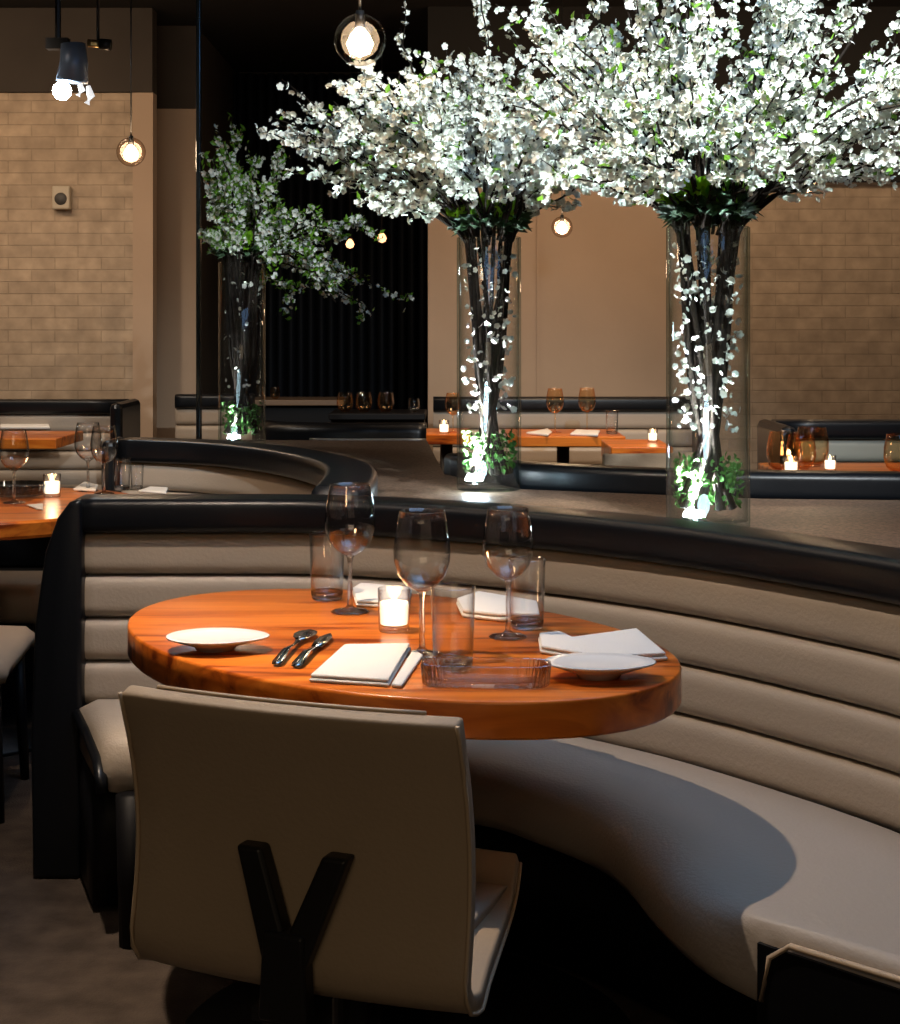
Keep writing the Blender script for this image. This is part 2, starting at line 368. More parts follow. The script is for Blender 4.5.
# right end: black panel and piping under the cushion end
bm = bmesh.new(); box(bm, .758, 2.090, .209, .80, .02, .415, radians(-45.2)); bmo('end_board', bm, M_BLACK, booth, False)
bm = bmesh.new(); tube(bm, [(.475, 2.362, .33), (.485, 2.352, .40), (.51, 2.325, .428), (.75, 2.085, .435), (1.03, 1.80, .432)], .005, 6); bmo('seat_piping', bm, M_PIPING, booth)
for o in set(bpy.data.objects) - n0: in_booth(o)

# ---- back booth (behind the left part of the rail), concave towards the left
bb = thing('corner_banquette', 'curved beige banquette behind the left rail with wide black rail bending to a point', 'banquette', (-.8, 5.2, 0))
n0 = set(bpy.data.objects)
C2 = cr([(-1.24, 5.84, 0), (-1.19, 5.83, 0), (-.90, 5.69, 0), (-.65, 5.42, 0), (-.47, 5.10, 0), (-.37, 4.80, 0), (-.34, 4.50, 0), (-.34, 4.13, 0)], 50)
N2 = normals2(C2)
backrest(bb, C2, N2, [.415, .524, .631, .738, .845], rail=(-.03, .13))
F2 = [c - Vector((n.x, n.y, 0)) * .46 for c, n in zip(C2, N2)]
bm = bmesh.new(); loft(bm, [[(b.x + (f.x - b.x) * t, b.y + (f.y - b.y) * t, z) for t, z in seat_p] for b, f in zip(C2[:40], F2[:40])]); bmo('seat_cushion', bm, M_BEIGE, bb)
bm = bmesh.new(); box(bm, -1.27, 5.86, .465, .05, .24, .93); mod_bevel(bmo('end_panel', bm, M_BLACKL, bb, False), .02)
for o in set(bpy.data.objects) - n0: o.matrix_parent_inverse = Matrix.Translation((.8, -5.2, 0))

# ---- straight wall banquettes at the back
def wall_bench(name, label, x0, x1, y, cuts=True, m=M_BEIGE, ends=(1, 1), depth=.45, group=None):
    t = thing(name, label, 'banquette', ((x0 + x1) / 2, y, 0), 0, group); w = x1 - x0
    c = [Vector((-w / 2 + w * k / 12, 0, 0)) for k in range(13)]; n = normals2(c)
    backrest(t, c, n, [.415, .524, .631, .738, .845], rail=(-.03, .10), m=m)
    bm = bmesh.new(); loft(bm, [[(p.x, -depth * tt, z) for tt, z in seat_p] for p in c]); bmo('seat_cushion', bm, m, t)
    bm = bmesh.new(); box(bm, 0, -depth * .4, .165, w * .98, depth * .6, .29); bmo('plinth', bm, M_BLACK, t, False)
    for s, e in zip((-1, 1), ends):
        if e:
            bm = bmesh.new(); box(bm, s * (w / 2 + .03), -depth * .35, .465, .07, depth + .10, .93)
            mod_bevel(bmo('end_panel', bm, M_BLACKL, t, False), .03)
    return t
wall_bench('wall_banquette', 'long beige channel-back banquette against the left brick wall', -4.4, -1.87, 8.95, ends=(0, 1))
wall_bench('wall_banquette', 'short stretch of beige banquette in the recess left of the steel post', -1.70, -1.22, 9.6, ends=(0, 0))
wall_bench('wall_banquette', 'beige banquette below the plain plaster wall between the two tall vases', -.10, 1.45, 9.25, ends=(0, 1))
M_GREY = mat('grey_green_leather', (.30, .31, .27), .5, spec=.4)
wall_bench('wall_banquette', 'grey-green channel-back banquette with black frame below the right brick wall', 1.47, 3.6, 7.0, m=M_GREY, ends=(1, 0))

# ---- island ledge the vases stand on, and the far rail behind it
LZ = .86
off = [c + Vector((n.x, n.y, 0)) * .102 for c, n in zip(BC, BN)]
off2 = [c + Vector((n.x, n.y, 0)) * .102 for c, n in zip(C2, N2)]
poly = [(p.x, p.y) for p in off if p.x > -.10] + [(1.9, 2.2), (2.1, 4.35), (1.55, 4.40), (.9, 4.46), (.22, 4.72), (-.02, 5.2), (-.10, 6.7), (-1.05, 6.75), (-1.15, 6.0)]
poly += [(p.x, p.y) for p in off2 if -1.1 < p.x and p.y > 4.3]
bm = bmesh.new(); prism(bm, poly, LZ - .05, LZ)
lg = tag(bmo('stone_ledge', bm, M_LEDGE, None, False), 'dark speckled stone ledge behind the curved rail carrying the flower vases', 'ledge')
bm = bmesh.new()
ins = [(x * .93 + .02, (y - 4.6) * .93 + 4.6) for x, y in poly]; prism(bm, ins, .01, LZ - .05); b_ = bmo('ledge_base', bm, M_BLACK, lg, False)

FR = cr([(-.02, 5.2, 0), (.10, 4.93, 0), (.22, 4.80, 0), (.45, 4.66, 0), (.68, 4.56, 0), (1.0, 4.50, 0), (1.5, 4.44, 0), (2.2, 4.38, 0)], 40)
fr = thing('partition_rail', 'low black leather rail running along the far side of the stone ledge', 'rail', (.9, 4.6, 0))
n0 = set(bpy.data.objects); NR = normals2(FR)
section_sweep('top_rail', FR, NR, rail_prof(.845, .93, 0.0, .12), M_BLACKL, fr)
section_sweep('back_shell', FR, NR, [(.03, 0), (.09, 0), (.09, .85), (.03, .85)], M_BLACK, fr)
for o in set(bpy.data.objects) - n0: o.matrix_parent_inverse = Matrix.Translation((-.9, -4.6, 0))

# ---- dark counters inside the niche
def dark_counter(label, x0, x1, y, z, lip=None):
    t = thing('dark_counter', label, 'counter', ((x0 + x1) / 2, y, 0)); w = x1 - x0
    bm = bmesh.new(); box(bm, 0, 0, z - .02, w, .5, .04); mod_bevel(bmo('counter_top', bm, lip or M_BLACK, t, False), .006)
    bm = bmesh.new(); box(bm, 0, .03, (z - .04) / 2, w * .97, .4, z - .04); bmo('counter_body', bm, M_BLACK, t, False); return t
dark_counter('low black counter with brown top in the niche beneath the black drape', -1.55, -.75, 11.2, .83, mat('brown_lacquer', (.20, .13, .08), .4))
dark_counter('black counter in the niche carrying a row of small glasses', -.74, -.15, 9.7, .82)
rb = thing('round_booth', 'low rounded black booth back in front of the niche', 'booth', (-.42, 7.9, 0))
bm = bmesh.new()
RC = cr([(-.62, .25, 0), (-.50, .05, 0), (-.2, -.04, 0), (.15, -.05, 0), (.30, -.05, 0)], 24)
loft(bm, [[(c.x + n.x * o, c.y + n.y * o, z) for o, z in rail_prof(0.0, .86, 0, .14, .05)] for c, n in zip(RC, normals2(RC))]); bmo('booth_back', bm, M_BLACKL, rb)
bm = bmesh.new(); loft(bm, [[(c.x + n.x * o, c.y + n.y * o - .006, z) for o, z in rail_prof(.765, .785, -.006, .01, .003)] for c, n in zip(RC[10:], normals2(RC)[10:])]); bmo('metal_strip', bm, mat('brushed_strip', (.35, .34, .33), .4, metal=.8), rb)

# ================================================================ OVAL TABLE
TZ = .77
tc = Vector((-.122, 2.95)); A1, B1 = .622, .402; ta = radians(135.7)
tbl = thing('oval_table', 'oval table with thick glossy orange-brown wood top set for dinner', 'table', (tc.x, tc.y, 0))
bm = bmesh.new(); rings = []
for s_, z in ((.96, TZ - .064), (.99, TZ - .062), (1.0, TZ - .056), (1.0, TZ - .006), (.998, TZ - .002), (.992, TZ)):
    r = []
    for k in range(96):
        a = 2 * pi * k / 96; u, v = (A1 - (1 - s_) * .5) * cos(a), (B1 - (1 - s_) * .5) * sin(a)
        r.append((u * cos(ta) - v * sin(ta), u * sin(ta) + v * cos(ta), z))
    rings.append(r)
loft(bm, rings); top = bmo('tabletop', bm, M_WOOD, tbl)
mod_e = top.modifiers.new('w', 'EDGE_SPLIT'); mod_e.split_angle = radians(50)
bm = bmesh.new(); cyl(bm, 0.04, -.09, .03, TZ - .075, .05, .05, 24); cyl(bm, .04, -.09, TZ - .09, TZ - .072, .2, .2, 32); bmo('pedestal', bm, M_BLACKM, tbl)
bm = bmesh.new(); lathe(bm, [(0, 0), (.435, 0), (.44, .006), (.435, .014), (.3, .022), (.06, .04), (0, .04)], 64, (.04, -.02, 0)); bmo('table_base', bm, M_BLACKM, tbl)

# ---- tableware
def glass_parts(kind):
    """(part name, profile, solid) for each part of a glass"""
    if kind == 'wine':
        return [('bowl', [(0, .1085), (.012, .109), (.026, .118), (.040, .135), (.0475, .158), (.0485, .175), (.046, .20), (.0415, .226), (.0385, .243), (.0376, .2435), (.0405, .226), (.0450, .20), (.0475, .175), (.0465, .158), (.0390, .1365), (.025, .1200), (.010, .1130), (0, .1120)], False),
                ('stem', [(0, .0005), (.036, .0005), (.037, .002), (.030, .0045), (.010, .008), (.0052, .014), (.0044, .03), (.0042, .09), (.0052, .102), (.009, .1083), (0, .1083)], True)]
    if kind == 'tumbler':
        return [('tumbler_wall', [(.0332, .0185), (.0345, .02), (.0385, .14), (.0380, .142), (.0372, .140), (.0333, .022), (.029, .0187)], False),
                ('glass_base', [(0, .0005), (.031, .0005), (.033, .003), (.0343, .018), (.031, .0165), (0, .0150)], True)]
    if kind == 'stemless':
        return [('bowl', [(0, .0055), (.020, .006), (.026, .008), (.038, .02), (.045, .045), (.044, .07), (.037, .105), (.0365, .106), (.0355, .105), (.0430, .07), (.0440, .045), (.037, .021), (.022, .010), (0, .009)], False),
                ('glass_base', [(0, .0005), (.020, .0005), (.024, .003), (.022, .0054), (0, .0054)], True)]
    return [('votive_cup', [(0, .0005), (.028, .0005), (.0295, .003), (.0315, .082), (.0308, .083), (.0300, .082), (.0278, .014), (.025, .011), (0, .010)], False)]
GL = {}; NAMES = {'wine': 'wine_glass', 'tumbler': 'water_tumbler', 'stemless': 'stemless_glass', 'votive': 'votive_candle'}
def place_glass(kind, name, label, loc, rz=0, s=1.0, group=None, m=None, cat='glass'):
    key = (kind, m.name if m else '')
    if key not in GL:
        o = bpy.data.objects.new(name, None); o.empty_display_size = .03; COL.objects.link(o)
        for pn, prof, solid in glass_parts(kind):
            bm = bmesh.new(); lathe(bm, prof, 44); bmo(pn, bm, (M_CRYSTAL if solid else M_GLASS) if not m else m, o)
        if kind == 'votive':
            bm = bmesh.new(); lathe(bm, [(0, .0145), (.0265, .0145), (.0285, .05), (.0275, .056), (.010, .054), (0, .0535)], 32); bmo('wax', bm, M_WAX, o)
            bm = bmesh.new(); lathe(bm, [(0, .0545), (.004, .060), (.0048, .066), (.0028, .077), (0, .085)], 12); bmo('flame', bm, M_FLAME, o)
        GL[key] = o
    else:
        src = GL[key]; o = src.copy(); COL.objects.link(o)
        for ch in src.children:
            if ch.type == 'MESH': c = ch.copy(); COL.objects.link(c); c.parent = o
    for k in ('label', 'category', 'group'):
        if k in o: del o[k]
    o.location = loc; o.rotation_euler = (0, 0, rz); o.scale = (s, s, s)
    tag(o, label, cat, group); return o
def T(px, py, z=TZ):
    x, y = W(px, py, z); return (x, y, z)
G1 = 'wine glasses on the oval table'
def wine(px, py, lab, s=1.0, z=TZ, g=G1, m=None): return place_glass('wine', 'wine_glass', lab, T(px, py, z), 0, s, g, m)
wine(350, 612, 'tall empty wine glass beside the left tumbler on the oval table', 1.08)
wine(422, 655, 'wine glass standing in the middle of the oval table right of the candle', 1.06)
wine(508, 637, 'wine glass at the right back of the oval table', 1.0)
def tumbler(px, py, lab, s=1.0, z=TZ, g='water tumblers on the oval table'):
    o = place_glass('tumbler', 'water_tumbler', lab, T(px, py, z), 0, s, g)
    return o
tumbler(327, 599, 'straight water tumbler at the far left of the glasses, behind the tall wine glass', 1.0)
tumbler(453, 669, 'straight water tumbler in the front middle of the oval table', 1.0)
tumbler(527, 628, 'straight water tumbler just right of the right-hand wine glass', .95)

def votive(px, py, label, z=TZ, s=1.0, power=.6):
    o = place_glass('votive', 'votive_candle', label, T(px, py, z), 0, s, 'lit votive candles', None, 'candle')
    l = bpy.data.lights.new('candle_light', 'POINT'); l.energy = power; l.color = (1, .6, .28); l.shadow_soft_size = .02
    lo = bpy.data.objects.new('candle_light', l); COL.objects.link(lo); lo.parent = o; lo.location = (0, 0, .095)
    return o
votive(394, 631, 'glass votive with a lit white candle left of the middle wine glass', TZ, 1.0, .5)

def coupe_plate(px, py, rx, ry, point, label, rz=0, h=.024):
    t = thing('bread_plate', label, 'plate', T(px, py), rz, 'white plates on the oval table')
    bm = bmesh.new(); n = 56; rings = []
    for s_, z in ((.30, .0005), (.36, .0005), (.42, .008), (.86, h - .004), (.99, h), (1.0, h + .002), (.98, h + .003), (.80, h), (.45, h - .003)):
        r = []
        for k in range(n):
            a = 2 * pi * k / n; kx = 1 + point * max(0, cos(a)) ** 3
            r.append((rx * s_ * cos(a) * kx, ry * s_ * sin(a), z))
        rings.append(r)
    loft(bm, rings); bmo('dish', bm, M_WHITE, t); return t
coupe_plate(214, 650, .087, .072, .16, 'white oval bread plate on the left of the table')
coupe_plate(598, 678, .090, .066, .08, 'pale grey oval plate at the right edge of the table', 0, .026)

def napkin(name, label, poly, thick, layers=2, lift=None, group='white napkins on the oval table', m=M_LINEN, dz=0, z=TZ, cat='napkin'):
    """poly: corner points of the photo on the table; layers of folded cloth"""
    P = [W(x, y, z + thick) for x, y in poly]; cx = sum(p[0] for p in P) / len(P); cy = sum(p[1] for p in P) / len(P)
    o = None; bm = bmesh.new(); e = thick / layers
    for l in range(layers):
        k = 1 - .025 * l
        pl = [((x - cx) * k, (y - cy) * k) for x, y in P]
        n = len(pl); a = []; b = []
        for i, (x, y) in enumerate(pl):
            h = (lift[i] if lift else 0)
            a.append(bm.verts.new((x, y, l * e + .0006 + h))); b.append(bm.verts.new((x, y, (l + 1) * e - .0006 + h)))
        bm.faces.new(a); bm.faces.new(list(reversed(b)))
        for i in range(n): bm.faces.new((a[i], a[(i + 1) % n], b[(i + 1) % n], b[i]))
    bmesh.ops.subdivide_edges(bm, edges=[e_ for e_ in bm.edges if e_.calc_length() > .03], cuts=3, use_grid_fill=True)
    o = bmo(name, bm, m, None, True, (cx, cy, z + dz)); mod_bevel(o, e * .35, 2)
    return tag(o, label, cat, group)
napkin('folded_napkin', 'square folded white napkin at the front centre of the table beside the cutlery', [(344, 643), (411, 642), (389, 679), (309, 674)], .014, 2)
napkin('folded_napkin', 'narrow folded white napkin strip leaning along the square napkin', [(413, 648), (423, 654), (402, 684), (391, 683)], .008, 1)
napkin('folded_napkin', 'long folded white napkin lying at the right rear of the table', [(538, 632), (560, 630), (572, 636), (638, 627), (668, 652), (604, 656), (540, 645)], .016, 2, None)
napkin('folded_napkin', 'white folded napkin at the back of the table behind the candle', [(352, 587), (360, 582), (412, 586), (408, 603), (356, 600)], .014, 2)
napkin('folded_napkin', 'white folded napkin at the back of the table behind the right-hand wine glass', [(456, 597), (478, 590), (538, 600), (541, 613), (500, 613), (462, 609)], .018, 2)
def cutlery(name, p0, p1, label, kind):
    a = Vector(T(*p0)); b = Vector(T(*p1)); d = b - a; L_ = d.length
    t = thing(name, label, name, a, math.atan2(d.y, d.x), 'cutlery laid left of the front napkin')
    bm = bmesh.new(); st = []
    if kind == 'spoon': W_ = [(0, .007), (.05, .010), (.3, .006), (.55, .004), (.66, .006), (.75, .017), (.86, .022), (.95, .017), (1, .003)]
    else: W_ = [(0, .008), (.05, .011), (.3, .007), (.52, .005), (.58, .010), (.72, .013), (.88, .012), (1, .002)]
    rings = []
    for u, w in W_:
        z = .004 + (.010 * sin(pi * min(1, u / .62)) if u < .62 else .004)
        rings.append([(u * L_, -w, z + .001), (u * L_, 0, z - .002), (u * L_, w, z + .001), (u * L_, 0, z + .0015)])
    hs = 5
    loft(bm, rings[:hs]); bmo('handle', bm, mat('blue_reflection_steel', (.35, .48, .62), .15, metal=1), t)  # handle colour carries a blue reflection on plain steel
    bm = bmesh.new(); loft(bm, rings[hs - 1:]); bmo('spoon_bowl' if kind == 'spoon' else 'blade', bm, M_STEEL, t)
cutlery('spoon', (276, 667), (310, 634), 'steel spoon lying left of the knife beside the front napkin', 'spoon')
cutlery('knife', (296, 669), (330, 638), 'steel knife lying between the spoon and the front napkin', 'knife')
# long fluted glass dish near the front edge
bm = bmesh.new(); n = 160; rings = []
for s_, z in ((.92, .0008), (.97, .004), (1.0, .034), (.985, .036), (.95, .034), (.90, .010), (.5, .007)):
    r = []
    for k in range(n):
        a = 2 * pi * k / n; ca, sa = cos(a), sin(a); e_ = .42
        f = 1 + .045 * cos(32 * a) * (1 if s_ > .9 else 0)
        r.append((.103 * s_ * f * math.copysign(abs(ca) ** e_, ca), .036 * s_ * f * math.copysign(abs(sa) ** e_, sa), z))
    rings.append(r)
loft(bm, rings)
x, y = W(486, 684, TZ)
fd = tag(bmo('fluted_dish', bm, M_DISH, None, True, (x, y, TZ)), 'long low fluted clear glass dish at the front edge of the table', 'dish'); fd.rotation_euler[2] = radians(-4)

# ================================================================ CHAIRS
def make_chair(label, loc, rz, group=None, simple=False):
    """local frame: x to the sitter's left-right, back panel at y=0, seat runs to +y"""
    t = thing('dining_chair', label, 'chair', loc, rz, group)
    w = .265; th = .028; bm = bmesh.new()
    path = [(-.042, .825), (-.030, .79), (-.008, .72), (.006, .64), (.006, .56), (-.004, .49), (-.010, .455), (-.002, .430), (.025, .418), (.07, .415), (.2, .42), (.34, .425), (.42, .44), (.475, .472)]
    def wid(i): return w * (1.0 if i < 9 else (1 - .02 * (i - 8)))
    NX = 10; outer = []; inner = []
    pts = cr([(0, y, z) for y, z in path], 40)
    for i, p in enumerate(pts):
        d = pts[min(i + 1, 39)] - pts[max(i - 1, 0)]; d.normalize(); nn = Vector((0, d.z, -d.y))   # towards outside (back/below)
        nn = -nn if nn.y > 0 and i < 15 else nn
        if i >= 15: nn = Vector((0, d.z, -d.y)); nn = nn if nn.z < 0 or nn.y < 0 else -nn
        ww = .265 * (1.0 if i < 20 else 1 - .017 * (i - 20))
        ro = []; ri = []
        for k in range(NX + 1):
            u = -1 + 2 * k / NX; cup = .022 * u * u if i < 18 else .022 * u * u * max(0, 1 - (i - 18) / 6)
            q = p + Vector((u * ww, cup, 0)); ro.append(q + nn * th / 2); ri.append(q - nn * th / 2)
        outer.append(ro); inner.append(ri)
    rings = [a + list(reversed(b)) for a, b in zip(outer, inner)]
    loft(bm, rings)
    sh = bmo('seat_shell', bm, M_CHAIR, t); mod_bevel(sh, .006, 2)
    # piping along the edge
    for sgn in (0, -1):
        bm = bmesh.new(); tube(bm, [r[sgn] for r in outer], .0035, 6); bmo('side_piping', bm, M_PIPING, sh)
    bm = bmesh.new(); tube(bm, inner[0][1:-1], .0035, 6); bmo('top_piping', bm, M_PIPING, sh)
    # seat pad
    bm = bmesh.new(); pr = [(.03, .436), (.10, .452), (.25, .456), (.38, .455), (.41, .448), (.41, .437), (.03, .430)]
    loft(bm, [[(x, y, z - (abs(x) > .235) * .008) for y, z in pr] for x in (-.185, -.17, -.1, .1, .17, .185)]); bmo('seat_pad', bm, M_BEIGE, t)
    # Y-shaped black bracket running up the back from the pedestal
    bm = bmesh.new()
    def arm(a, b, w0, w1):
        a = Vector(a); b = Vector(b); r = []
        for p, ww in ((a, w0), (b, w1)):
            r.append([(p.x - ww, p.y - .016, p.z), (p.x + ww, p.y - .016, p.z), (p.x + ww, p.y + .016, p.z), (p.x - ww, p.y + .016, p.z)])
        loft(bm, r)
    arm((.008, -.042, .46), (-.052, -.020, .622), .024, .020)
    arm((.020, -.042, .46), (.084, -.020, .622), .024, .020)
    arm((.014, -.044, .39), (.014, -.042, .515), .038, .032)
    br = bmo('back_bracket', bm, M_BLACKM, t, False); mod_bevel(br, .006, 3)
    bm = bmesh.new(); arm((.014, .16, .02), (.014, -.040, .40), .034, .037); cyl(bm, 0, .2, .02, .405, .03, .03, 20); box(bm, 0, .10, .395, .075, .30, .02); bmo('pedestal', bm, M_BLACKM, t, False)
    bm = bmesh.new(); lathe(bm, [(0, 0), (.20, 0), (.205, .006), (.19, .014), (.05, .022), (0, .022)], 40, (0, .2, 0)); bmo('floor_base', bm, M_BLACKM, t)
    return t
p0 = Vector((-.475, 2.305)); p1 = Vector((.025, 2.11)); mid = (p0 + p1) / 2
make_chair('taupe leather chair with a black Y-shaped back bracket in front of the table', (mid.x, mid.y, 0), math.atan2(p1.y - p0.y, p1.x - p0.x), 'dining chairs')

def legged_chair(label, loc, rz):
    t = thing('dining_chair', label, 'chair', loc, rz, 'dining chairs')
    bm = bmesh.new(); loft(bm, [[(x, y, z - (abs(x) > .22) * .012) for y, z in [(-.22, .40), (-.23, .43), (-.2, .455), (0, .465), (.18, .455), (.21, .43), (.2, .40)]] for x in (-.24, -.22, -.1, .1, .22, .24)]); bmo('seat', bm, M_BEIGE, t)
    bm = bmesh.new(); loft(bm, [[(x, -.23 - .05 * k + .03 * (x / .24) ** 2 + d, .45 + .36 * k) for k, d in ((0, 0), (.5, -.01), (1, 0), (1, .035), (.5, .03), (0, .04))] for x in (-.24, -.16, -.08, 0, .08, .16, .24)]); mod_bevel(bmo('backrest', bm, M_CHAIR, t), .008)
    bm = bmesh.new(); box(bm, 0, -.01, .385, .42, .38, .03); bmo('seat_frame', bm, M_BLACK, t, False)
    for sx in (-1, 1):
        for sy in (-1, 1):
            bm = bmesh.new(); tube(bm, [(sx * .19, sy * .17 - .01, .39), (sx * .205, sy * .19 - .01, 0)], [.02, .013], 8); bmo('leg', bm, M_BLACK, t)
    return t
legged_chair('beige seat of a dark-legged chair at the left edge of the picture', (-1.43, 4.42, 0), radians(-84))
bn = thing('low_bench', 'low beige padded bench behind the left round table', 'bench', (-1.95, 5.55, 0))
bm = bmesh.new(); loft(bm, [[(x, y, z - (abs(x) > .53) * .015) for y, z in [(-.2, .33), (-.22, .36), (-.22, .42), (-.19, .45), (0, .458), (.19, .45), (.2, .34)]] for x in (-.55, -.53, -.2, .2, .50, .52)]); bmo('seat', bm, M_BEIGE, bn)
bm = bmesh.new(); box(bm, 0, 0, .165, 1.0, .32, .33); bmo('plinth', bm, M_BLACK, bn, False)
legged_chair('beige chair standing in front of the small square table between the vases', (.85, 6.9, 0), radians(10))

# ================================================================ FAR TABLES AND THEIR SETTINGS
def round_table(label, x, y, r, thick=.055, z=TZ, base=True):
    t = thing('round_table', label, 'table', (x, y, 0), 0, None)
    bm = bmesh.new(); lathe(bm, [(0, z - thick), (r - .01, z - thick), (r, z - thick + .01), (r, z - .008), (r - .008, z), (0, z)], 64); o = bmo('tabletop', bm, M_WOOD2, t); e = o.modifiers.new('e', 'EDGE_SPLIT'); e.split_angle = radians(40)
    bm = bmesh.new(); lathe(bm, [(0, 0), (.28, 0), (.28, .015), (.05, .03), (.045, z - thick), (0, z - thick)], 32); bmo('pedestal', bm, M_BLACKM, t); return t
round_table('round orange wood table set with glasses at the left edge', -1.55, 5.12, .53)
def square_table(label, x, y, sx, sy, thick=.055, z=TZ, m=None, rz=0):
    t = thing('square_table', label, 'table', (x, y, 0), rz)
    bm = bmesh.new(); box(bm, 0, 0, z - thick / 2, sx, sy, thick); mod_bevel(bmo('tabletop', bm, m or M_WOOD2, t, False), .006)
    bm = bmesh.new(); cyl(bm, 0, 0, .02, z - thick, .035, .035, 16); bmo('pedestal', bm, M_BLACKM, t)
    bm = bmesh.new(); box(bm, 0, 0, .012, sx * .6, sy * .6, .024); bmo('floor_base', bm, M_BLACKM, t, False); return t
square_table('orange wood table by the wall banquette at the far left', -2.52, 8.35, .95, .6)
square_table('long orange wood table by the wall banquette between the two tall vases', .62, 8.5, .62, .6)
square_table('small square wood table in front of the far banquette, left of the big vase', .93, 7.75, .30, .5, .09)
square_table('wood table behind the left tall vase at the edge of the dark niche', -.02, 8.6, .26, .5)
square_table('wood table with amber-lit glasses in front of the grey-green banquette', 1.92, 6.35, 1.2, .6)

# items on the left round table
GF = 'glasses on the left round table'
for i, (x_, y_, lab, s_) in enumerate(((14, 503, 'empty wine glass at the left frame edge on the left round table', 1.0), (88, 491, 'left wine glass of the cluster on the left round table', 1.0), (104, 494, 'right wine glass of the cluster on the left round table', .98))):
    wine(x_, y_, lab, s_, TZ, GF)
tumbler(122, 490, 'tumbler right of the wine glass cluster on the left round table', .8, TZ, GF)
tumbler(137, 489, 'tumbler furthest right on the left round table', .62, TZ, GF)
votive(52, 497, 'glowing votive candle on the left round table', TZ, .95, .5)
NP = 'napkins on the left round table'
napkin('folded_napkin', 'small white napkin behind the wine glass cluster on the left table', [(73, 488), (84, 481), (98, 484), (96, 489)], .012, 1, None, NP)
napkin('folded_napkin', 'white napkin at the right end of the left round table', [(138, 490), (150, 486), (168, 487), (166, 492)], .010, 1, None, NP)
napkin('folded_napkin', 'small white napkin near the front edge of the left round table', [(26, 504), (43, 503), (43, 509), (36, 508)], .006, 1, None, NP)
bm = bmesh.new(); lathe(bm, [(0, .001), (.05, .001), (.09, .01), (.105, .045), (.102, .047), (.085, .014), (0, .008)], 90, (0, 0, 0), .035, 22)
x_, y_ = W(18, 497, TZ); tag(bmo('fluted_bowl', bm, M_SMOKE, None, True, (x_, y_, TZ)), 'dark fluted glass bowl on the left round table', 'bowl')
# far-left table
napkin('folded_napkin', 'long white napkin on the far-left wall table', [(0, 426), (0, 422), (48, 422), (50, 426)], .02, 1, None, 'napkins on the far tables')
# wall-banquette tables
GB = 'wine glasses on the far tables'
wine(555, 433, 'left of the two wine glasses on the long far table', 1.0, TZ, GB, M_AMBER)
wine(587, 432, 'right of the two wine glasses on the long far table', 1.0, TZ, GB, M_AMBER)
place_glass('tumbler', 'water_tumbler', 'water tumbler on the long far table right of the wine glasses', T(612, 434), 0, .9, 'tumblers on the far tables')
votive(655, 438, 'small votive candle on a far table left of the big vase', TZ, .8, .3).location = (1.02, 7.8, TZ)
napkin('folded_napkin', 'white napkin on the long far table under the wine glasses', [(526, 432), (548, 428), (552, 431), (548, 434)], .015, 1, None, 'napkins on the far tables')
napkin('folded_napkin', 'white napkin right of the wine glasses on the long far table', [(570, 433), (576, 429), (600, 430), (598, 434)], .015, 1, None, 'napkins on the far tables')
wine(453, 433, 'wine glass left of the left tall vase on the niche table', .9, TZ, GB, M_AMBER)
votive(444, 434, 'pink-lit votive candle beside the left tall vase on the niche table', TZ, .9, .3)
# amber glasses right
GA = 'amber-lit stemless glasses on the right table'
def stemless(x_, Y_, lab, s_, g, z=TZ, m=None):
    return place_glass('stemless', 'stemless_glass', lab, (( x_ - 450) / F * Y_, Y_, z), 0, s_, g, m)
stemless(784, 6.18, 'large amber-lit stemless glass furthest left on the right-hand table', 1.55, GA, TZ, M_AMBER)
stemless(801, 6.30, 'middle amber-lit stemless glass on the right-hand table', 1.35, GA, TZ, M_AMBER)
stemless(812, 6.45, 'taller amber-lit glass behind the other two on the right-hand table', 1.55, GA, TZ, M_AMBER)
stemless(901, 6.12, 'amber-lit stemless glass cut by the right edge of the picture', 1.5, GA, TZ, M_AMBER)
place_glass('votive', 'votive_candle', 'low glass votive right of the amber-lit stemless glasses', ((830 - 450) / F * 6.25, 6.25, TZ), 0, .78, 'lit votive candles', None, 'candle')
votive(791, 475, 'lit votive candle between the amber stemless glasses', TZ, .9, .8)
# niche glasses
for i, (x_, lab) in enumerate(((345, 'leftmost of the small glasses on the black niche counter'), (364, 'second small glass from the left on the black niche counter'), (386, 'third small glass from the left on the black niche counter'), (414, 'rightmost small glass on the black niche counter'))):
    stemless(x_, 9.6, lab, 1.15 if i < 3 else .8, 'small glasses on the niche counter', .82, M_AMBER if i < 3 else None)
stemless(275, 11.1, 'small glass on the brown-topped niche counter', .8, 'small glasses on the niche counter', .83, M_AMBER)

